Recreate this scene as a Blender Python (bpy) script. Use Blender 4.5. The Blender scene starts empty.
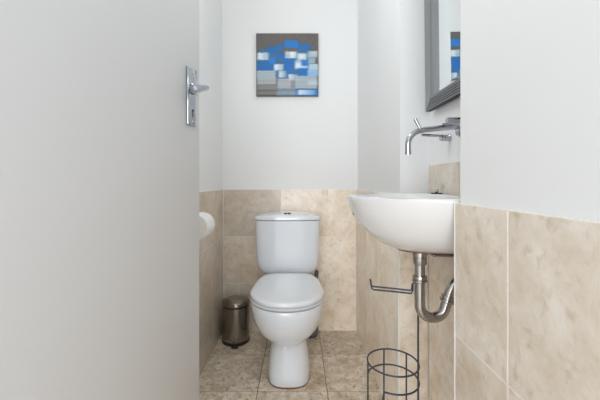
import bpy, bmesh, math, random
from mathutils import Vector, Matrix
random.seed(7)
sc = bpy.context.scene
COL = sc.collection
PI = math.pi

# ---------------------------------------------------------------- helpers
def srgb(r, g, b):
    f = lambda c: (c/255/12.92) if c/255 <= .04045 else ((c/255+.055)/1.055)**2.4
    return (f(r), f(g), f(b), 1)

def new_mat(name):
    m = bpy.data.materials.new(name); m.use_nodes = True
    nt = m.node_tree
    return m, nt, nt.nodes['Principled BSDF']

def plain(name, col, rough=.5, metal=0, coat=0, bump=0, bscale=40, var=0, ior=None):
    m, nt, b = new_mat(name)
    b.inputs['Base Color'].default_value = col
    b.inputs['Roughness'].default_value = rough
    b.inputs['Metallic'].default_value = metal
    b.inputs['Coat Weight'].default_value = coat
    b.inputs['Coat Roughness'].default_value = .03
    tc = nt.nodes.new('ShaderNodeTexCoord')
    no = nt.nodes.new('ShaderNodeTexNoise'); no.inputs['Scale'].default_value = bscale
    no.inputs['Detail'].default_value = 6
    nt.links.new(tc.outputs['Object'], no.inputs['Vector'])
    if var:
        mx = nt.nodes.new('ShaderNodeMix'); mx.data_type = 'RGBA'
        mx.inputs[6].default_value = tuple(c*(1-var) for c in col[:3])+(1,)
        mx.inputs[7].default_value = tuple(min(1, c*(1+var)) for c in col[:3])+(1,)
        nt.links.new(no.outputs['Fac'], mx.inputs[0])
        nt.links.new(mx.outputs[2], b.inputs['Base Color'])
    if bump:
        bp = nt.nodes.new('ShaderNodeBump'); bp.inputs['Strength'].default_value = bump
        bp.inputs['Distance'].default_value = .002
        nt.links.new(no.outputs['Fac'], bp.inputs['Height'])
        nt.links.new(bp.outputs['Normal'], b.inputs['Normal'])
    return m

def stone(name, dark, mid, light, pit, rough=.35, pitamt=.5, sc1=5.0, mott=(.90, .85, .78, 1), sc2=38):
    m, nt, b = new_mat(name)
    N = nt.nodes.new; L = nt.links.new
    tc = N('ShaderNodeTexCoord'); at = N('ShaderNodeAttribute'); at.attribute_name = 'tile'
    sp = N('ShaderNodeSeparateColor'); L(at.outputs['Color'], sp.inputs[0])
    cb = N('ShaderNodeCombineXYZ'); L(sp.outputs[1], cb.inputs[0]); L(sp.outputs[2], cb.inputs[1]); L(sp.outputs[1], cb.inputs[2])
    ml = N('ShaderNodeVectorMath'); ml.operation = 'SCALE'; ml.inputs['Scale'].default_value = 9
    L(cb.outputs[0], ml.inputs[0])
    ad = N('ShaderNodeVectorMath'); L(tc.outputs['Object'], ad.inputs[0]); L(ml.outputs[0], ad.inputs[1])
    n1 = N('ShaderNodeTexNoise'); n1.inputs['Scale'].default_value = sc1; n1.inputs['Detail'].default_value = 9
    n1.inputs['Roughness'].default_value = .62; n1.inputs['Distortion'].default_value = .7
    L(ad.outputs[0], n1.inputs['Vector'])
    rp = N('ShaderNodeValToRGB'); e = rp.color_ramp.elements
    e[0].position = .3; e[0].color = dark; e[1].position = .7; e[1].color = light
    k = rp.color_ramp.elements.new(.5); k.color = mid
    L(n1.outputs['Fac'], rp.inputs[0])
    n2 = N('ShaderNodeTexNoise'); n2.inputs['Scale'].default_value = sc2; n2.inputs['Detail'].default_value = 5
    n2.inputs['Distortion'].default_value = .35
    L(ad.outputs[0], n2.inputs['Vector'])
    r2 = N('ShaderNodeValToRGB'); f = r2.color_ramp.elements
    f[0].position = .56; f[0].color = (0,0,0,1); f[1].position = .72; f[1].color = (pitamt,)*3+(1,)
    L(n2.outputs['Fac'], r2.inputs[0])
    n3 = N('ShaderNodeTexNoise'); n3.inputs['Scale'].default_value = sc2*.42; n3.inputs['Detail'].default_value = 10
    n3.inputs['Roughness'].default_value = .75; n3.inputs['Distortion'].default_value = .4
    L(ad.outputs[0], n3.inputs['Vector'])
    r3 = N('ShaderNodeValToRGB'); g3 = r3.color_ramp.elements
    g3[0].position = .36; g3[0].color = mott; g3[1].position = .62; g3[1].color = (1.04, 1.04, 1.04, 1)
    L(n3.outputs['Fac'], r3.inputs[0])
    mm = N('ShaderNodeMix'); mm.data_type = 'RGBA'; mm.blend_type = 'MULTIPLY'; mm.inputs[0].default_value = 1
    L(rp.outputs[0], mm.inputs[6]); L(r3.outputs[0], mm.inputs[7])
    mx = N('ShaderNodeMix'); mx.data_type = 'RGBA'; mx.inputs[7].default_value = pit
    L(r2.outputs[0], mx.inputs[0]); L(mm.outputs[2], mx.inputs[6])
    mu = N('ShaderNodeMix'); mu.data_type = 'RGBA'; mu.blend_type = 'MULTIPLY'; mu.inputs[0].default_value = 1
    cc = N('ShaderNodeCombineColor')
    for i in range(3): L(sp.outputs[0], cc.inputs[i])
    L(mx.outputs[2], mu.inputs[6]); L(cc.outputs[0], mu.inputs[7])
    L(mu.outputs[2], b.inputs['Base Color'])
    b.inputs['Roughness'].default_value = rough
    bp = N('ShaderNodeBump'); bp.inputs['Strength'].default_value = .15; bp.inputs['Distance'].default_value = .001; bp.invert = True
    L(r2.outputs[0], bp.inputs['Height']); L(bp.outputs['Normal'], b.inputs['Normal'])
    return m

def link(name, bm, mats, parent=None, smooth=True, angle=40):
    bmesh.ops.recalc_face_normals(bm, faces=bm.faces[:])
    me = bpy.data.meshes.new(name); bm.to_mesh(me); bm.free()
    for m in (mats if isinstance(mats, (list, tuple)) else [mats]): me.materials.append(m)
    if smooth:
        me.polygons.foreach_set('use_smooth', [True]*len(me.polygons))
        me.set_sharp_from_angle(angle=math.radians(angle))
    o = bpy.data.objects.new(name, me); COL.objects.link(o)
    if parent:
        o.parent = parent
        o.matrix_parent_inverse = parent_world(parent).inverted()
    return o

def parent_world(o):
    m = Matrix.LocRotScale(o.location, o.rotation_euler, o.scale)
    if o.parent: return parent_world(o.parent) @ o.matrix_parent_inverse @ m
    return m

def tag(o, label=None, cat=None, group=None, kind=None):
    if label: o['label'] = label
    if cat: o['category'] = cat
    if group: o['group'] = group
    if kind: o['kind'] = kind
    return o

def thing(name, label, cat, loc):
    o = bpy.data.objects.new(name, None); COL.objects.link(o)
    o.location = loc; o.empty_display_size = .05
    return tag(o, label, cat)

def box(bm, x0, x1, y0, y1, z0, z1, bev=0, mi=0):
    vs = [bm.verts.new((x, y, z)) for x in (x0, x1) for y in (y0, y1) for z in (z0, z1)]
    fs = [(0,1,3,2),(4,6,7,5),(0,4,5,1),(2,3,7,6),(0,2,6,4),(1,5,7,3)]
    faces = [bm.faces.new([vs[i] for i in f]) for f in fs]
    for f in faces: f.material_index = mi
    if bev:
        ed = list({e for f in faces for e in f.edges})
        bmesh.ops.bevel(bm, geom=ed, offset=bev, segments=2, profile=.5, affect='EDGES')
    return faces

def loft(bm, rings, cap0=True, cap1=True, closed=True, mi=0):
    R = [[bm.verts.new(p) for p in r] for r in rings]
    n = len(R[0])
    for a, b in zip(R, R[1:]):
        for i in range(n if closed else n-1):
            f = bm.faces.new((a[i], a[(i+1) % n], b[(i+1) % n], b[i])); f.material_index = mi
    if cap0: bm.faces.new(R[0][::-1]).material_index = mi
    if cap1: bm.faces.new(R[-1]).material_index = mi
    return R

def tube(bm, pts, r, seg=12, closed=False, mi=0):
    pts = [Vector(p) for p in pts]; n = len(pts)
    rs = r if isinstance(r, (list, tuple)) else [r]*n
    tang = []
    for i in range(n):
        a = pts[i-1] if (i > 0 or closed) else pts[i]
        b = pts[(i+1) % n] if (i < n-1 or closed) else pts[i]
        tang.append((b-a).normalized())
    up = Vector((0,0,1)) if abs(tang[0].z) < .9 else Vector((1,0,0))
    u = tang[0].cross(up).normalized()
    rings = []
    for i in range(n):
        if i:
            q = tang[i-1].rotation_difference(tang[i]); u = q @ u
        u = (u - tang[i]*u.dot(tang[i])).normalized(); v = tang[i].cross(u)
        rings.append([pts[i] + (u*math.cos(2*PI*k/seg) + v*math.sin(2*PI*k/seg))*rs[i] for k in range(seg)])
    if closed:
        R = [[bm.verts.new(p) for p in ring] for ring in rings]
        # find the twist offset for the last joint
        best = min(range(seg), key=lambda s: (R[0][s].co-R[-1][0].co).length)
        for a in range(n):
            A, B = R[a], R[(a+1) % n]; s = best if a == n-1 else 0
            for k in range(seg):
                bm.faces.new((A[k], A[(k+1) % seg], B[(k+1+s) % seg], B[(k+s) % seg]))
    else:
        loft(bm, rings, mi=mi)

def lathe(bm, c, prof, axis='z', seg=32, mi=0):
    """prof: (radius, offset along axis)"""
    rings = []
    for r, h in prof:
        ring = []
        for k in range(seg):
            a = 2*PI*k/seg; p, q = r*math.cos(a), r*math.sin(a)
            ring.append({'z': (c[0]+p, c[1]+q, c[2]+h), 'x': (c[0]+h, c[1]+p, c[2]+q), 'y': (c[0]+p, c[1]+h, c[2]+q)}[axis])
        rings.append(ring)
    loft(bm, rings, mi=mi)

def arc(c, r, a0, a1, n, plane='xz', off=0):
    out = []
    for i in range(n+1):
        a = a0 + (a1-a0)*i/n
        p, q = c[0]+r*math.cos(a), c[1]+r*math.sin(a)
        out.append((p, off, q) if plane == 'xz' else (p, q, off))
    return out

# ---------------------------------------------------------------- materials
M_wall = plain('wall_paint', srgb(235,236,236), .55, bump=.05, bscale=90)
M_ceiling = plain('ceiling_paint', srgb(238,238,236), .7)
M_door = plain('door_paint', srgb(208,208,209), .4, bump=.04, bscale=25)
M_tile = stone('travertine_wall', srgb(215,200,179), srgb(232,222,209), srgb(241,235,226), srgb(188,166,140), .3, .45)
M_floor = stone('travertine_floor', srgb(206,190,167), srgb(243,234,219), srgb(250,246,237), srgb(122,96,70), .4, .75, 6, (.68, .59, .49, 1), 55)
M_grout = plain('wall_grout', srgb(240,237,232), .8, bump=.1)
M_fgrout = plain('floor_grout', srgb(120,104,88), .85, bump=.1)
M_ceram = plain('white_ceramic', srgb(231,237,245), .07, coat=.6)
M_basin = plain('basin_ceramic', srgb(231,230,230), .16, coat=.4, var=.02, bscale=14)
M_seat = plain('seat_plastic', srgb(234,238,243), .2, coat=.3)
M_chrome = plain('chrome', srgb(178,183,190), .1, 1)
M_satin = plain('satin_steel', srgb(186,183,178), .18, 1, var=.08, bscale=20)
M_bin = plain('bin_steel', srgb(150,145,138), .16, 1, var=.12, bscale=18)
M_black = plain('black_plastic', srgb(24,23,23), .4)
M_grey = plain('grey_plastic', srgb(92,95,102), .4)
M_wire = plain('powder_coated_wire', srgb(64,72,84), .45, .2)
M_rust = plain('rust_brown', srgb(120,78,48), .8, var=.3, bscale=60)
M_frame = plain('pewter_frame', srgb(150,152,155), .35, .35)
M_dark = plain('dark_groove_and_shade', srgb(44,47,51), .5, .3)  # grooves and flush buttons, plus painted shade under the mirror frame
M_mirror = plain('mirror_glass', srgb(240,244,244), .01, 1)
M_paper = plain('tissue_paper', srgb(244,244,242), .9, bump=.2, bscale=120)
M_card = plain('cardboard', srgb(160,140,115), .9)
M_canvas = plain('canvas_edge', srgb(92,88,84), .8, bump=.2, bscale=300)
mL, ntL, bL = new_mat('fill_lamp_glass')
bL.inputs['Base Color'].default_value = (1, 1, 1, 1)
bL.inputs['Emission Color'].default_value = (.97, .985, 1, 1)
bL.inputs['Emission Strength'].default_value = 15.0  # glow of the added fill pendant

# ---------------------------------------------------------------- the setting
H = 2.5
def slab(name, b, m, label, cat='wall', poly=None):
    bm = bmesh.new()
    if poly:
        lo = [bm.verts.new((x, y, 0)) for x, y in poly]; hi = [bm.verts.new((x, y, H)) for x, y in poly]
        n = len(poly)
        for i in range(n): bm.faces.new((lo[i], lo[(i+1) % n], hi[(i+1) % n], hi[i]))
        bm.faces.new(lo[::-1]); bm.faces.new(hi)
    else:
        box(bm, *b)
    o = link(name, bm, m, smooth=False)
    return tag(o, label, cat, kind='structure')

def tiles(name, parent, mats, frame, cells, thick=.010, gap=.0028, tone=(.95, 1.03), tones=None, label=None):
    """frame(u, w, d) -> world point; cells: (u0, u1, w0, w1); a chamfered block per tile over a grout bed"""
    bm = bmesh.new(); lay = bm.loops.layers.float_color.new('tile')
    us = [c[0] for c in cells]+[c[1] for c in cells]; ws = [c[2] for c in cells]+[c[3] for c in cells]
    def block(u0, u1, w0, w1, d0, d1, ch, mi, colr):
        b = [bm.verts.new(frame(u, w, d0)) for u, w in ((u0,w0),(u1,w0),(u1,w1),(u0,w1))]
        t = [bm.verts.new(frame(u, w, d1-ch)) for u, w in ((u0,w0),(u1,w0),(u1,w1),(u0,w1))]
        k = [bm.verts.new(frame(u, w, d1)) for u, w in ((u0+ch,w0+ch),(u1-ch,w0+ch),(u1-ch,w1-ch),(u0+ch,w1-ch))]
        fs = [bm.faces.new(b[::-1]), bm.faces.new(k)]
        for A, B in ((b, t), (t, k)):
            for i in range(4): fs.append(bm.faces.new((A[i], A[(i+1) % 4], B[(i+1) % 4], B[i])))
        for f in fs:
            f.material_index = mi
            for l in f.loops: l[lay] = colr
    block(min(us), max(us), min(ws), max(ws), 0, thick-.0012, .0001, 1, (1,1,1,1))
    for i, (u0, u1, w0, w1) in enumerate(cells):
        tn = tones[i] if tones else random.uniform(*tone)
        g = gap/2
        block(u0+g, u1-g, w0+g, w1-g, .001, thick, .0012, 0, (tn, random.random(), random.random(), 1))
    o = link(name, bm, mats, parent, smooth=False)
    if label: o['label'] = label
    return o

def grid(us, ws): return [(a, b, c, d) for c, d in zip(ws, ws[1:]) for a, b in zip(us, us[1:])]

fl = slab('floor', (-.66, .66, -.7, 2.12, -.1, -.010), M_fgrout, 'beige travertine tiled floor with dark grout lines', 'floor')
cells = grid([-.65, -.504, -.185, .134, .453, .65], [-.7, -.425, -.11, .205, .52, .835, 1.15, 1.465, 1.78, 2.10])
tiles('floor_tiling', fl, [M_floor, M_fgrout], lambda u, w, d: (u, w, d-.010), cells, tone=(.9, 1.06))
slab('ceiling', (-.66, .66, .08, 2.12, H, H+.08), M_ceiling, 'white ceiling above the small toilet room', 'ceiling')

ZT = [0, .303, .606, .909]  # wall tile tones below mix stone variation with painted light and shade
wl = slab('wall_left', (-.62, -.491, .20, 2.07, 0, H), M_wall, 'white painted left wall tiled to waist height behind the open door')
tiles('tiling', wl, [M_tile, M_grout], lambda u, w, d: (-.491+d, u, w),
      grid([.225, .58, .885, 1.19, 1.495, 1.80, 2.06], ZT), tone=(.80, .88), label='brown beige travertine tiling, partly darkened as door shade')  # darker range: stone tone plus shade from the door, put into the colour
wb = slab('wall_back', (-.62, .65, 2.07, 2.19, 0, H), M_wall, 'white painted back wall with beige tiling behind the toilet')
bc = [(-.481, -.375, 0, .303), (-.375, -.07, 0, .303), (-.07, .235, 0, .303), (.235, .375, 0, .303),
      (-.481, -.176, .303, .606), (-.176, .129, .303, .606), (.129, .375, .303, .606),
      (-.481, -.11, .606, .909), (-.11, .195, .606, .909), (.195, .375, .606, .909)]
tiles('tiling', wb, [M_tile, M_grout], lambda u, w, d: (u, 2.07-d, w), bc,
      tones=[1.0, .92, 1.2, 1.22, 1.0, 1.15, 1.22, .82, 1.12, 1.2], label='beige travertine tiling')  # stone variation, with shade at left and light at right painted in
wr = slab('wall_right', None, M_wall, 'white painted right wall with a tiled lower half and a recess for the basin',
          poly=[(.372, .10), (.372, .733), (.498, .733), (.498, 1.207), (.385, 1.207), (.385, 2.07), (.65, 2.07), (.65, .10)])
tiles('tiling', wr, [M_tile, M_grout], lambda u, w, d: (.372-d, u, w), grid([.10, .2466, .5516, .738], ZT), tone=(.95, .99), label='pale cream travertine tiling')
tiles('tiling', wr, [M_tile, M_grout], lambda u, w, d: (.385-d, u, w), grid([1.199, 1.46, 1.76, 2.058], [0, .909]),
      tones=[1.24, 1.16, 1.06], label='cream travertine tiling, tone lifted against shade')  # tones raised to make up for light blocked by basin and door
tiles('tiling', wr, [M_tile, M_grout], lambda u, w, d: (u, 1.207-d, w), grid([.381, .486], [0, .909]), tone=(1.15, 1.16), label='cream travertine tiling in the recess')  # raised tone paints extra light into the shaded recess
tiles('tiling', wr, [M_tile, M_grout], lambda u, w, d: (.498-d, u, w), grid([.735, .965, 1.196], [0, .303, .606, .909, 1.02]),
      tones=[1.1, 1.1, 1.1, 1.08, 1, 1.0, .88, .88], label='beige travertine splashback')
bm = bmesh.new(); box(bm, .3615, .372, .7385, .7425, 0, .911, .001)
link('edge_bead', bm, M_grout, wr)
bm = bmesh.new(); box(bm, -.4815, -.4778, 2.0568, 2.0605, 0, .910, .001); link('edge_bead', bm, M_grout, wl)
bm = bmesh.new(); box(bm, .3718, .3755, 2.0568, 2.0605, 0, .910, .001); link('edge_bead', bm, M_grout, wr)
bm = bmesh.new(); box(bm, .3735, .3805, 1.1955, 1.2015, 0, .911, .001)
link('edge_bead', bm, M_grout, wr)
bm = bmesh.new()
box(bm, -.62, .65, .08, .10, 2.06, H); box(bm, -.70, -.50, .08, .20, 0, H); box(bm, .40, .70, .08, .10, 0, 2.06); box(bm,-.50,-.40,.08,.10,2.0,H)
tag(link('wall_front', bm, M_wall, smooth=False), 'white wall around the doorway the photo was taken through', 'wall', kind='structure')

# door: hinge at HX, HY, swung in along the left wall
DA = math.radians(12.5); DL = .74
HX, HY = -.286-DL*math.sin(DA), .93-DL*math.cos(DA)
du = Vector((math.sin(DA), math.cos(DA), 0)); dn = Vector((math.cos(DA), -math.sin(DA), 0))
DM = Matrix(((du.x, dn.x, 0, HX), (du.y, dn.y, 0, HY), (0, 0, 1, 0), (0, 0, 0, 1)))   # local x along the leaf, y out of the face
def dlink(name, bm, m, parent=None, **k):
    bm.transform(DM); return link(name, bm, m, parent, **k)
bm = bmesh.new(); box(bm, 0, DL, -.035, 0, .008, 2.03, .0025)
door = tag(dlink('door_1', bm, M_door), 'plain white flush door swung open along the left wall', 'door', kind='structure')
bm = bmesh.new()
hx = DL-.048
box(bm, hx-.024, hx+.022, 0, .007, 1.112, 1.270, .003)
plate = dlink('handle_plate', bm, M_chrome, door); plate['label'] = 'chrome backplate with a keyhole'
for z in (1.258, 1.123):
    bm = bmesh.new(); lathe(bm, (hx, .007, z), [(.0, 0), (.0038, 0), (.0034, .0012), (.0, .0016)], 'y', 14)
    dlink('screw', bm, M_satin, plate)
bm = bmesh.new(); lathe(bm, (hx, .0066, 1.153), [(0, 0), (.0042, 0), (.0042, .001), (0, .001)], 'y', 14)
box(bm, hx-.0022, hx+.0022, .0066, .0076, 1.136, 1.152)
dlink('keyhole', bm, M_black, plate)
bm = bmesh.new()
lathe(bm, (hx, .006, 1.213), [(0, 0), (.015, 0), (.015, .006), (.0115, .012), (.0105, .022), (0, .022)], 'y', 24)
pts = [(hx, .022, 1.213), (hx, .038, 1.213), (hx-.003, .046, 1.2125), (hx-.010, .051, 1.210), (hx-.02, .053, 1.207), (hx-.04, .0525, 1.2005), (hx-.056, .051, 1.1955), (hx-.068, .049, 1.1915), (hx-.072, .048, 1.190)]
tube(bm, pts, [.010, .0085, .0085, .0085, .0085, .0092, .011, .011, .006], 16)
h = dlink('lever_handle', bm, M_chrome, door); h['label'] = 'chrome lever handle'

# ---------------------------------------------------------------- added pendant lamp, out of view, to even out the light
LX, LY, LZ = -.20, 1.0, 1.88
lamp = thing('fill_pendant_lamp', 'added fill lamp out of view, a white glass globe hanging from the ceiling on a short cord', 'lamp', (LX, LY, H))
bm = bmesh.new(); lathe(bm, (LX, LY, H), [(0, 0), (.05, 0), (.05, -.012), (.02, -.035), (0, -.035)], 'z', 32)
link('ceiling_rose', bm, M_ceiling, lamp)
bm = bmesh.new(); tube(bm, [(LX, LY, H-.03), (LX, LY, LZ+.13)], .004, 10)
link('cord', bm, M_ceiling, lamp)
bm = bmesh.new(); lathe(bm, (LX, LY, LZ), [(0, .14), (.028, .14), (.028, .085), (0, .085)], 'z', 24)
link('fill_lamp_holder', bm, M_chrome, lamp)
bm = bmesh.new(); lathe(bm, (LX, LY, LZ), [(.0005 if abs(k) == 12 else .10*math.cos(k*PI/24), .10*math.sin(k*PI/24)) for k in range(-12, 13)], 'z', 32)
link('fill_lamp_shade', bm, mL, lamp)

# ---------------------------------------------------------------- toilet
TX = -.058
PX0 = TX+.006
def egg(z, w, yc, yf, yb, taper, n=3.2, N=56):
    out = []; w *= 1.03 if z < .2 else (1.04 if z < .22 else 1.018)
    for k in range(N):
        a = 2*PI*k/N; c, s = math.cos(a), math.sin(a)
        if s < 0:
            m_ = 2.9 if z < .12 else (2.5 if z < .19 else 2.05)
            x, y = w*math.copysign(abs(c)**(2/m_), c), yc-(yc-yf)*abs(s)**(2/m_)
        else:
            x = w*math.copysign(abs(c)**(2/n), c); y = yc+(yb-yc)*abs(s)**(2/n)
            x *= 1-taper*((y-yc)/(yb-yc))**1.3
        out.append((PX0+x+(.008 if z < .19 else 0), y, z))
    return out
wc = thing('toilet', 'white close-coupled toilet with its lid closed, against the back wall', 'toilet', (TX, 1.75, 0))
bm = bmesh.new()
rings = [egg(0, .098, 1.62, 1.484, 1.94, .1), egg(.006, .101, 1.62, 1.480, 1.945, .1), egg(.05, .1, 1.62, 1.487, 1.945, .1), egg(.10, .095, 1.62, 1.497, 1.95, .1),
         egg(.15, .089, 1.62, 1.506, 1.955, .1), egg(.185, .087, 1.62, 1.506, 1.96, .1), egg(.202, .102, 1.62, 1.476, 1.97, .05),
         egg(.222, .122, 1.60, 1.448, 1.98, .1), egg(.255, .143, 1.58, 1.414, 1.99, .15), egg(.295, .158, 1.57, 1.389, 2.0, .2), egg(.33, .167, 1.56, 1.375, 2.01, .25),
         egg(.365, .170, 1.55, 1.368, 2.02, .3), egg(.390, .172, 1.55, 1.367, 2.02, .3), egg(.3955, .170, 1.55, 1.370, 2.018, .3)]
loft(bm, rings)
link('bowl', bm, M_ceram, wc, angle=60)
bm = bmesh.new(); loft(bm, [egg(0, .1005, 1.62, 1.479, 1.947, .1), egg(.003, .1015, 1.62, 1.478, 1.948, .1), egg(.006, .099, 1.62, 1.480, 1.945, .1)])
link('base_sealant', bm, M_rust, wc)['label'] = 'thin brown line of sealant around the foot'
for sx, sy in ((-.12, 1.6), (.12, 1.6), (-.10, 1.75), (.10, 1.75)):
    bm = bmesh.new(); box(bm, PX0+sx-.012, PX0+sx+.012, sy-.008, sy+.008, .3945, .4035); link('seat_buffer', bm, M_grey, wc)
    bm = bmesh.new(); box(bm, PX0+sx-.010, PX0+sx+.010, sy-.007, sy+.007, .411, .4195); link('seat_buffer', bm, M_grey, wc)
bm = bmesh.new()
loft(bm, [egg(.4025, .171, 1.54, 1.368, 1.843, .16, 5), egg(.4040, .1725, 1.54, 1.366, 1.845, .16, 5), egg(.4105, .1735, 1.54, 1.364, 1.846, .16, 5), egg(.4120, .172, 1.54, 1.366, 1.844, .16, 5)])
link('seat', bm, M_seat, wc, angle=60)
bm = bmesh.new()
loft(bm, [egg(.4190, .171, 1.54, 1.367, 1.828, .16, 5), egg(.4205, .173, 1.54, 1.364, 1.830, .16, 5), egg(.4335, .173, 1.54, 1.364, 1.830, .16, 5), egg(.4368, .171, 1.54, 1.367, 1.828, .16, 5),
          egg(.4385, .166, 1.54, 1.373, 1.823, .16, 5), egg(.4396, .14, 1.55, 1.40, 1.79, .16, 5), egg(.4402, .05, 1.56, 1.50, 1.66, .1, 3)])
slid = link('seat_lid', bm, M_seat, wc, angle=60)
for sx in (-.075, .075):
    bm = bmesh.new(); lathe(bm, (TX+sx, 1.843, .412), [(0, -.022), (.010, -.022), (.011, -.018), (.011, .018), (.010, .022), (0, .022)], 'x', 16)
    link('hinge', bm, M_seat, slid)
TX -= .004
def tank(z, w, yf, yb=2.057, n=6, N=64, bow=.018):
    out = []; yc = (yf+yb)/2
    for k in range(N):
        a = 2*PI*(k+.5)/N; c, s = math.cos(a), math.sin(a)
        x = w*math.copysign(abs(c)**(2/n), c); y = yc+(yb-yc)*math.copysign(abs(s)**(2/n), s)
        if s < 0: y += bow*(x/w)**2
        out.append((TX+x, y, z))
    return out
bm = bmesh.new()
loft(bm, [tank(.400, .125, 1.895), tank(.408, .139, 1.884), tank(.416, .152, 1.876), tank(.428, .165, 1.869), tank(.442, .1745, 1.865), tank(.46, .182, 1.862), tank(.485, .187, 1.860), tank(.52, .189, 1.859),
          tank(.60, .191, 1.857), tank(.70, .1935, 1.856), tank(.7295, .194, 1.856)])
link('cistern', bm, M_ceram, wc, angle=50)
bm = bmesh.new(); loft(bm, [tank(.7285, .186, 1.866, 2.050), tank(.7335, .186, 1.866, 2.050)])
link('lid_seal', bm, M_grey, wc)
bm = bmesh.new()
def lidring(zc, drop, w, yf):
    r = tank(0, w, yf, 2.058)
    return [(x, y, zc-drop*((x-TX)/.2)**2) for x, y, z in r]
loft(bm, [lidring(.7325, 0, .192, 1.858), lidring(.7345, 0, .1970, 1.852), lidring(.752, 0.004, .1975, 1.851), lidring(.760, .010, .195, 1.854), lidring(.7660, .014, .186, 1.866), lidring(.7705, .015, .165, 1.890),
          lidring(.773, .015, .12, 1.925), lidring(.774, .013, .05, 1.965)])
clid = link('cistern_lid', bm, M_ceram, wc, angle=60)
for sx in (-.011, .011):
    bm = bmesh.new(); lathe(bm, (TX+sx, 1.893, .7685), [(0, 0), (.0098, 0), (.0098, .004), (.008, .006), (0, .006)], 'z', 20)
    b = link('flush_button', bm, M_dark, clid); b['label'] = 'small dark chrome flush button'

# ---------------------------------------------------------------- pedal bin
BX, BY, BR = -.376, 1.938, .080
pb = thing('pedal_bin', 'small round brushed steel pedal bin with a black base beside the toilet', 'bin', (BX, BY, 0))
bm = bmesh.new(); lathe(bm, (BX, BY, 0), [(0, 0), (BR+.002, 0), (BR+.003, .004), (BR+.003, .016), (BR, .019), (0, .019)], 'z', 48)
link('base_ring', bm, M_black, pb)
bm = bmesh.new(); lathe(bm, (BX, BY, 0), [(0, .019), (BR, .019), (BR, 0.2150), (BR-.003, 0.2170), (0, 0.2170)], 'z', 48)
link('bin_body', bm, M_bin, pb)
bm = bmesh.new(); lathe(bm, (BX, BY, 0), [(0, 0.2170), (BR-.004, 0.2170), (BR-.004, 0.2220), (0, 0.2220)], 'z', 48)
link('lid_seal', bm, M_black, pb)
bm = bmesh.new(); lathe(bm, (BX, BY, 0), [(0, 0.2220), (BR+.002, 0.2220), (BR+.003, 0.2250), (BR+.002, 0.2390), (BR-.002, 0.2440), (BR-.02, 0.2520), (BR*.5, 0.2580), (BR*.2, 0.2610), (.0005, 0.2615)], 'z', 48)
link('bin_lid', bm, M_bin, pb)
bm = bmesh.new(); box(bm, BX-.006, BX+.032, BY-BR-.030, BY-BR+.004, .004, .013, .002)
link('pedal', bm, M_black, pb)
bm = bmesh.new(); box(bm, BX-.02, BX+.02, BY+BR-.002, BY+BR+.012, 0.2100, 0.2380, .003)
link('lid_hinge', bm, M_black, pb)

# ---------------------------------------------------------------- toilet brush
QX, QY = .077, 2.004
tb = thing('toilet_brush', 'grey toilet brush and round holder standing on the floor behind the toilet', 'toilet brush', (QX, QY, 0))
bm = bmesh.new(); lathe(bm, (QX, QY, 0), [(0, 0), (.043, 0), (.049, .006), (.051, .02), (.050, .10), (.047, .13), (.03, .135), (0, .135)], 'z', 36)
link('brush_holder', bm, M_grey, tb)
bm = bmesh.new(); tube(bm, [(QX, QY, .13), (QX+.012, QY, .2), (QX+.024, QY, .28), (QX+.034, QY, .35), (QX+.041, QY, .395), (QX+.043, QY, .405)], [.008, .008, .009, .012, .013, .007], 16)
link('brush_handle', bm, M_grey, tb)

# ---------------------------------------------------------------- toilet roll on its wall holder
RZ, RX = .782, -.4265
th = thing('toilet_roll_holder', 'small chrome roll holder on the left wall behind the door', 'roll holder', (-.481, 1.30, RZ))
bm = bmesh.new(); lathe(bm, (-.4805, 1.30, RZ), [(0, 0), (.024, 0), (.024, .006), (.008, .009), (.006, .0535), (0, .0535)], 'x', 24)
link('wall_rose', bm, M_chrome, th)
bm = bmesh.new(); tube(bm, [(RX, 1.295, RZ), (RX, 1.33, RZ), (RX, 1.455, RZ)], .006, 12)
link('roll_bar', bm, M_chrome, th)
tr = thing('toilet_roll', 'white toilet paper roll hanging at the left wall beside the door edge', 'toilet roll', (RX, 1.38, RZ))
bm = bmesh.new()
def ring_y(r, y, n=40): return [(RX+r*math.cos(2*PI*k/n), y, RZ-.014+r*math.sin(2*PI*k/n)) for k in range(n)]
R = loft(bm, [ring_y(.021, 1.317), ring_y(.0515, 1.317), ring_y(.054, 1.3195), ring_y(.054, 1.4345), ring_y(.0515, 1.437), ring_y(.021, 1.437), ring_y(.021, 1.317)], cap0=False, cap1=False)
bmesh.ops.remove_doubles(bm, verts=bm.verts[:], dist=1e-5)
link('paper', bm, M_paper, tr)
bm = bmesh.new()
loft(bm, [ring_y(.0205, 1.316), ring_y(.0205, 1.438), ring_y(.0194, 1.438), ring_y(.0194, 1.316), ring_y(.0205, 1.316)], cap0=False, cap1=False)
bmesh.ops.remove_doubles(bm, verts=bm.verts[:], dist=1e-5)
link('cardboard_core', bm, M_card, tr)

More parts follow.
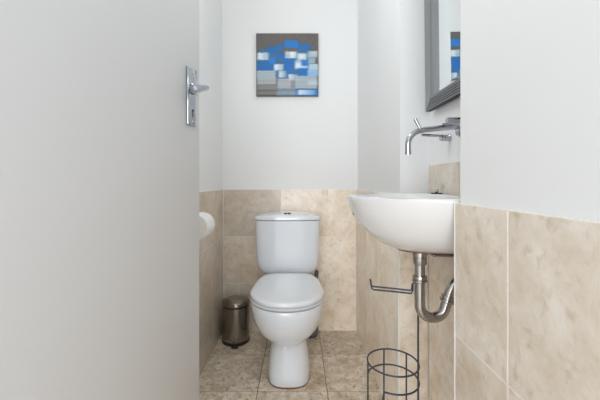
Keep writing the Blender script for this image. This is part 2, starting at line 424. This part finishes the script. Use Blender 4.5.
# ---------------------------------------------------------------- painting (abstract brush strokes, a vertex colour per patch of pigment)
P0x, P1x, P0z, P1z = -.2685, .1305, 1.509, 1.909
PT = thing('canvas_painting', 'square abstract canvas of blue and white brush strokes on grey above the toilet', 'painting', (-.0685, 2.07, 1.70))
def noise1(a, b): 
    v = math.sin(a*12.9898+b*78.233)*43758.5453
    return v-math.floor(v)
B1, B2, B3 = (12,106,192), (22,124,216), (50,108,160)
W1, W2, G1, G2, K = (236,242,244), (192,212,226), (186,196,202), (150,158,164), (100,95,90)
ST = [(75,150,335,262,B3,.8,14), (85,128,135,152,B3,.8,6), (75,188,152,226,B1,.85,4), (120,120,170,152,B1,.9,4), (167,106,190,138,B1,.95,3), (198,92,260,127,B2,.95,3), (258,110,315,140,B1,.9,4),
      (255,130,300,155,B3,.8,5), (78,147,127,180,W2,.95,6), (80,150,105,176,W1,.9,5), (165,150,197,178,B1,.95,3), (200,142,250,172,W2,.9,5), (222,144,249,168,W1,.9,4), (252,150,296,181,W2,.95,5), (262,154,292,174,W1,.8,5),
      (300,140,343,170,G1,.95,4), (312,142,340,158,W2,.7,6), (302,172,334,196,G1,.9,4), (335,172,348,200,K,.8,3), (130,168,158,196,B2,.95,3), (192,178,243,206,B1,.95,3), (200,204,236,238,B1,.95,4), (244,182,303,220,W2,.9,5), (246,192,285,214,W1,.8,6), (272,180,303,206,B1,.9,4),
      (152,198,192,226,W2,.95,4), (153,200,176,224,W1,.9,5), (305,198,348,224,W2,.95,4), (258,216,302,250,B1,.95,4), (300,222,348,250,(150,192,226),.95,4), (75,227,160,288,G1,.95,4), (76,228,160,262,(176,186,192),.5,8),
      (160,228,260,262,B3,.6,6), (172,228,207,258,W1,.9,4), (215,242,257,270,W1,.9,4), (165,262,228,306,G1,.95,5), (226,268,250,306,G2,.8,5), (245,250,342,306,(172,188,198),.95,4), (300,270,345,290,W2,.6,6),
      (75,290,165,312,G2,.6,8), (75,312,165,338,K,.7,6), (165,306,250,338,(120,150,178),.8,8), (248,308,347,338,B1,.95,3), (256,312,337,334,W1,.9,7), (75,318,250,332,G1,.35,6)]
def paint(u, v):
    wob = (noise1(round(v/2), 1.0)-.5)*4; wob2 = (noise1(round(u/8), 7.0)-.5)*2
    n = noise1(u, v)
    c = [k*(.86+.28*n) for k in K]
    for x0, y0, x1, y1, col, al, s in ST:
        dx = min(u+wob-x0, x1-u-wob)/(s*2.4)+.5; dy = min(v+wob2-y0, y1-v-wob2)/4+.5
        a = al*max(0, min(1, dx))*max(0, min(1, dy))
        if a <= 0: continue
        if col is W1: a *= 1-.65*max(0, min(1, (u-x0)/(x1-x0)))**1.5
        if col is G1: a *= .88
        a *= .86+.14*noise1(round(v/2), x0)
        j = .95+.1*noise1(round(v/2)+x0, 3)
        c = [c[i]*(1-a)+min(255, col[i]*j)*a for i in range(3)]
    return srgb(*c)
m, nt, b = new_mat('paint_strokes'); b.inputs['Roughness'].default_value = .55
at = nt.nodes.new('ShaderNodeAttribute'); at.attribute_name = 'pigment'
nt.links.new(at.outputs['Color'], b.inputs['Base Color']); M_paint = m
bm = bmesh.new(); box(bm, P0x, P1x, 2.048, 2.0695, P0z, P1z, .002)
link('canvas', bm, M_canvas, PT)
bm = bmesh.new(); lay = bm.verts.layers.float_color.new('pigment'); NG = 130
vv = []
for j in range(NG+1):
    row = []
    for i in range(NG+1):
        x = P0x+.001+(P1x-P0x-.002)*i/NG; z = P0z+.001+(P1z-P0z-.002)*j/NG
        u, v = 72+275*i/NG, 337-275*j/NG
        vt = bm.verts.new((x, 2.0474-.0012*noise1(round(u/4), round(v/3)), z)); vt[lay] = paint(u, v); row.append(vt)
    vv.append(row)
for j in range(NG):
    for i in range(NG): bm.faces.new((vv[j][i], vv[j][i+1], vv[j+1][i+1], vv[j+1][i]))
link('brushwork', bm, M_paint, PT)

# ---------------------------------------------------------------- mirror in the recess
mr = thing('wall_mirror', 'grey ribbed frame mirror hanging in the recess above the tap', 'mirror', (.498, .97, 1.214))
Y0, Y1, Z0, Z1, FW = .770, 1.170, 1.214, 1.93, .055
# reeded frame profile: (distance in from the outer edge, X of the surface)
prof = [(0, .486), (0, .4675)]
for k in range(5):
    a = .0010+k*.0080
    prof += [(a, .4690), (a+.0012, .4650), (a+.0040, .4650), (a+.0052, .4690)]
prof += [(.0410, .4660), (.0424, .4660), (.0430, .4735), (.0445, .4735), (.0450, .4715), (.0465, .4715), (.0490, .4825), (.0490, .486)]
rings = [[(X, Y0+d, Z0+d), (X, Y1-d, Z0+d), (X, Y1-d, Z1-d), (X, Y0+d, Z1-d)] for d, X in prof]
bm = bmesh.new(); loft(bm, rings, cap0=False, cap1=False)
for f in bm.faces:
    xs = [v.co.x for v in f.verts]; c = f.calc_center_median()
    if max(abs(x-.4690) for x in xs) < 1e-4 or max(abs(x-.4735) for x in xs) < 1e-4 or max(xs)-min(xs) > .017 and c.z < Z0+.001: f.material_index = 1  # bottom edge too: shadow under the frame painted as dark colour
for v in bm.verts: v.co.x -= .010*(v.co.z-Z0)
link('frame', bm, [M_frame, M_dark], mr, smooth=False)
bm = bmesh.new(); g = .0491; bv = .014
loft(bm, [[(X, Y0+g+q, Z0+g+q), (X, Y1-g-q, Z0+g+q), (X, Y1-g-q, Z1-g-q), (X, Y0+g+q, Z1-g-q)] for X, q in ((.4855, 0), (.4840, 0), (.4828, bv))])
for v in bm.verts: v.co.x -= .010*(v.co.z-Z0)
link('mirror_glass', bm, M_mirror, mr, smooth=False)

bm = bmesh.new(); box(bm, .4865, .498, Y0+.03, Y1-.03, Z0+.03, Z1-.03)
for v in bm.verts:
    if v.co.x < .49: v.co.x -= .010*(v.co.z-Z0)
link('backing_board', bm, M_canvas, mr)

# ---------------------------------------------------------------- basin
CY, XB = .9665, .4865
bs = thing('wash_basin', 'white rounded wash basin set in the recess of the right wall', 'basin', (XB, CY, .75))
def dring(z, a, b, N=72):
    cx = XB-a*.46; out = []
    for k in range(N):
        t = 2*PI*(k+.5)/N; c, s = math.cos(t), math.sin(t); lo, hi = 0, .6
        for _ in range(40):
            r = (lo+hi)/2; x, y = cx+r*c, r*s
            if x <= XB and (abs(x-XB)/a)**2.15+(abs(y)/b)**2.15 <= 1: lo = r
            else: hi = r
        out.append((cx+lo*c, CY+lo*s, z))
    return out
def oval(z, a, b, cx, N=72): return [(cx+a*math.cos(2*PI*(k+.5)/N), CY+b*math.sin(2*PI*(k+.5)/N), z) for k in range(N)]
bm = bmesh.new()
zs = [(.757, .184, .080), (.760, .199, .098), (.773, .230, .138), (.79, .257, .168), (.8135, .284, .190), (.838, .304, .206), (.860, .319, .217), (.880, .328, .225), (.897, .333, .2285), (.908, .338, .2305), (.914, .338, .2305), (.917, .334, .227)]
rings = [dring(*q) for q in zs]
rings += [oval(.9165, .150, .195, .315), oval(.910, .144, .189, .315), oval(.88, .134, .176, .318), oval(.84, .112, .148, .325), oval(.805, .078, .10, .335), oval(.79, .04, .045, .35), oval(.786, .02, .02, .355)]
loft(bm, rings)
link('bowl', bm, M_basin, bs, angle=50)
bm = bmesh.new(); loft(bm, [dring(.7535, .183, .079), dring(.7535, .1865, .0825), dring(.7572, .1875, .0835), dring(.7572, .182, .078)], cap0=True, cap1=True)
r_ = link('base_rim', bm, M_rust, bs); r_['label'] = 'rust brown stained lower rim'
bm = bmesh.new(); box(bm, .375, .4865, .886, .904, .749, .7535, .001)
link('support_bracket', bm, M_chrome, bs)
bm = bmesh.new(); lathe(bm, (.3550, CY, .787), [(0, 0), (.019, 0), (.019, .003), (.012, .004), (0, .002)], 'z', 24)
link('waste_ring', bm, M_chrome, bs)
bm = bmesh.new(); lathe(bm, (.168, .962, .861), [(0, -.003), (.003, -.003), (.003, .008), (0, .008)], 'x', 12)
link('chip_mark', bm, M_black, bs)

pg = thing('basin_plug', 'small dark plug with a chrome knob on the back ledge of the basin', 'plug', (.424, .968, .9168))
# on the flat rim between bowl and wall: sits on the ledge
PX = .4735; PGY = 1.075
pg.location = (PX-.008, PGY, .9168)
bm = bmesh.new(); lathe(bm, (PX-.008, PGY, .9168), [(0, 0), (.018, 0), (.0185, .002), (.017, .0042), (0, .0042)], 'z', 28)
link('plug_disc', bm, M_wire, pg)
bm = bmesh.new(); lathe(bm, (PX-.008, PGY, .921), [(0, 0), (.005, 0), (.0055, .004), (.0065, .009), (.0055, .012), (0, .0125)], 'z', 20)
link('plug_knob', bm, M_chrome, pg)

# ---------------------------------------------------------------- waste trap
TY, PXX = .93, .356
PXX = .354
tp = thing('waste_trap', 'dull metal U-shaped trap pipe beneath the wash basin', 'pipe', (PXX, TY, .60))
pr, U, zc, ta = .0150, .0370, .600, .30
bm = bmesh.new()
cl = [(PXX, TY, .672), (PXX, TY, .64)] + [(p[0], TY, p[2]) for p in arc((PXX+U, zc), U, PI, 2*PI-ta, 18, 'xz', TY)]
ex, ez = cl[-1][0], cl[-1][2]; tx, tz = math.sin(ta), math.cos(ta)
cl.append((ex+tx*.030, TY, ez+tz*.030))
tube(bm, cl, pr, 24); link('trap_bend', bm, M_satin, tp, angle=60)
bm = bmesh.new(); lathe(bm, (PXX, TY, 0), [(0, .678), (.0142, .678), (.0142, .730), (0, .730)], 'z', 28)
link('tail_pipe', bm, M_satin, tp)
bm = bmesh.new(); lathe(bm, (PXX, TY, 0), [(0, .718), (.0175, .718), (.0195, .722), (.0195, .738), (.0185, .739), (.0185, .742), (.0205, .743), (.0205, .7535), (0, .7535)], 'z', 28)
link('basin_nut', bm, M_satin, tp)
ringprof = [(0, 0), (.018, 0), (.0215, .003), (.0215, .008), (.0185, .009), (.0185, .013), (.0205, .014), (.020, .019), (0, .020)]
bm = bmesh.new(); lathe(bm, (PXX, TY, .666), ringprof, 'z', 28)
link('slip_ring', bm, M_satin, tp)
bm = bmesh.new(); lathe(bm, (0, 0, 0), ringprof, 'z', 28)
bm.transform(Matrix.Translation((ex+tx*.019, TY, ez+tz*.019)) @ Matrix.Rotation(ta, 4, 'Y'))
link('slip_ring', bm, M_satin, tp)
bm = bmesh.new()
o0 = (ex+tx*.037, ez+tz*.037)
b1, b2, b3 = (o0[0]+tx*.026, o0[1]+tz*.026), (.456, .674), (.4875, .674)
pts = []
for i in range(15):
    s = i/14; c = ((1-s)**3, 3*s*(1-s)**2, 3*s*s*(1-s), s**3)
    pts.append((sum(k*p[0] for k, p in zip(c, (o0, b1, b2, b3))), TY, sum(k*p[1] for k, p in zip(c, (o0, b1, b2, b3)))))
tube(bm, pts, .0148, 24)
link('outlet_bend', bm, M_satin, tp, angle=60)
bm = bmesh.new(); lathe(bm, (.488, TY, .674), [(0, -.006), (.024, -.006), (.028, -.001), (.028, 0), (0, 0)], 'x', 28)
link('wall_flange', bm, M_satin, tp)

# ---------------------------------------------------------------- tap
AY, AZ = .97, 1.118
tpx = thing('wall_tap', 'chrome wall mixer tap with a curved spout above the basin', 'tap', (.498, AY, AZ))
bm = bmesh.new(); cr = .045
cl = [(.496, AY, AZ+.008), (.46, AY, AZ+.005), (.42, AY, AZ+.001), (.333+cr+.006, AY, AZ-.003)] + [(p[0], AY, p[2]) for p in arc((.333+cr, AZ-.005-cr), cr, PI/2+.12, PI, 14, 'xz', AY)] + [(.3335, AY, 1.053), (.3335, AY, 1.040)]
tube(bm, cl, [.0085]*(len(cl)-2)+[.009, .0095], 20); link('spout', bm, M_chrome, tpx, angle=60)
bm = bmesh.new(); tube(bm, [(.369, AY-.002, AZ+.000), (.361, AY-.002, AZ+.016), (.354, AY-.002, AZ+.030)], [.0042, .0046, .0048], 14)
link('lever_pin', bm, M_chrome, tpx)
bm = bmesh.new(); lathe(bm, (.498, AY, AZ+.002), [(0, 0), (.026, 0), (.026, -.008), (.022, -.012), (.012, -.014), (0, -.014)], 'x', 28)
link('wall_flange', bm, M_chrome, tpx)
bm = bmesh.new(); lathe(bm, (.498, .885, AZ+.0085), [(0, 0), (.020, 0), (.020, -.008), (.0090, -.010), (.0090, -.084), (.0080, -.087), (0, -.087)], 'x', 24)
tube(bm, [(.425, .885, AZ+.002), (.412, .885, AZ-.002), (.400, .885, AZ-.001)], .0032, 12)
link('tap_handle', bm, M_chrome, tpx)
bm = bmesh.new(); lathe(bm, (.498, 1.050, AZ-.016), [(0, 0), (.0125, 0), (.0125, -.004), (.0105, -.006), (.0105, -.028), (.0095, -.031), (0, -.031)], 'x', 24)
tube(bm, [(.472, 1.05, AZ-.010), (.44, 1.049, AZ-.0085), (.405, 1.048, AZ-.007)], [.0045, .0045, .0040], 12)
link('tap_handle', bm, M_chrome, tpx)

# ---------------------------------------------------------------- wire toilet roll stand
SX, SY, SR, wr_ = .296, 1.0, .0775, .0026
st = thing('toilet_roll_stand', 'freestanding dark grey wire toilet roll stand under the basin', 'toilet roll stand', (SX, SY, 0))
def ringpts(z, a0=0, a1=2*PI, n=48, ends=True):
    k = n if not ends else n+1
    return [(SX+SR*math.cos(a0+(a1-a0)*i/n), SY+SR*math.sin(a0+(a1-a0)*i/n), z) for i in range(k)]
def wire(name, pts, closed=False, r=wr_):
    bm = bmesh.new(); tube(bm, pts, r, 10, closed); return link(name, bm, M_wire, st, angle=80)
wire('hoop', ringpts(.395, ends=False), True)
wire('hoop', ringpts(.006, ends=False), True, .003)
wire('hoop', ringpts(.13, ends=False), True)
# middle hoop is open at the left; its ends turn down
a0, a1 = math.radians(-122), math.radians(150)
mid = ringpts(.343, a0, a1, 40)
s, e = mid[0], mid[-1]
wire('hoop', [(s[0]-.006, s[1]+.002, .13), (s[0]-.006, s[1]+.002, .325), (s[0]-.004, s[1]+.0015, .338)] + mid + [(e[0]-.003, e[1]-.006, .340), (e[0]-.004, e[1]-.009, .330), (e[0]-.004, e[1]-.009, .13)])
wire('upright', [(SX+SR+.002, SY, .006), (SX+SR+.002, SY, .3), (SX+SR+.002, SY, .640)], r=.0030)
for a in (180, 95, 40):
    x, y = SX+SR*math.cos(math.radians(a)), SY+SR*math.sin(math.radians(a))
    wire('upright', [(x, y, .006), (x, y, .2), (x, y, .396)])
zz = .629; xr = SX+SR+.002
wire('roll_arm', [(xr, SY, .636), (xr-.004, SY-.010, .640), (xr-.012, SY-.024, .646), (.352, .973, .650), (.3475, .972, .647), (.3455, .972, .632), (.342, .972, .6275),
                  (.29, .990, .6280), (.236, 1.006, .6285), (.2305, 1.007, .632), (.2275, 1.007, .652)])
wire('roll_arm', [(.3485, .970, .646), (.3465, .968, .628), (.342, .966, .6205), (.29, .984, .6205), (.237, 1.0, .6205), (.231, 1.001, .624), (.2285, 1.004, .640)])

# ---------------------------------------------------------------- light
w = bpy.data.worlds.new('World'); sc.world = w; w.use_nodes = True
bg = w.node_tree.nodes['Background']
# unseen area light added behind the doorway as frontal fill; no window there
la = bpy.data.lights.new('hall_fill_light', 'AREA'); la.shape = 'RECTANGLE'; la.size = 1.8; la.size_y = 1.6
la.energy = 41; la.color = (.96, .98, 1.0)
lo = bpy.data.objects.new('hall_fill_light', la); COL.objects.link(lo)
lo.location = (-.52, -2.6, 1.0); lo.rotation_euler = (PI/2, 0, 0)
bg.inputs[0].default_value = (.95, .98, 1.0, 1); bg.inputs[1].default_value = 1.15

# ---------------------------------------------------------------- camera
cam = bpy.data.cameras.new('Camera'); co = bpy.data.objects.new('Camera', cam); COL.objects.link(co)
co.location = (0, 0, .957); co.rotation_euler = (PI/2, 0, 0)
cam.sensor_width = 36; cam.lens = 320/600*36
cam.shift_x = 2/600; cam.shift_y = -18/600; cam.clip_start = .01
sc.camera = co
sc.cycles.diffuse_bounces = 8
vs = sc.view_settings
vs.view_transform = 'Standard'; vs.look = 'None'; vs.gamma = 1; vs.use_curve_mapping = False; vs.exposure = 0.13
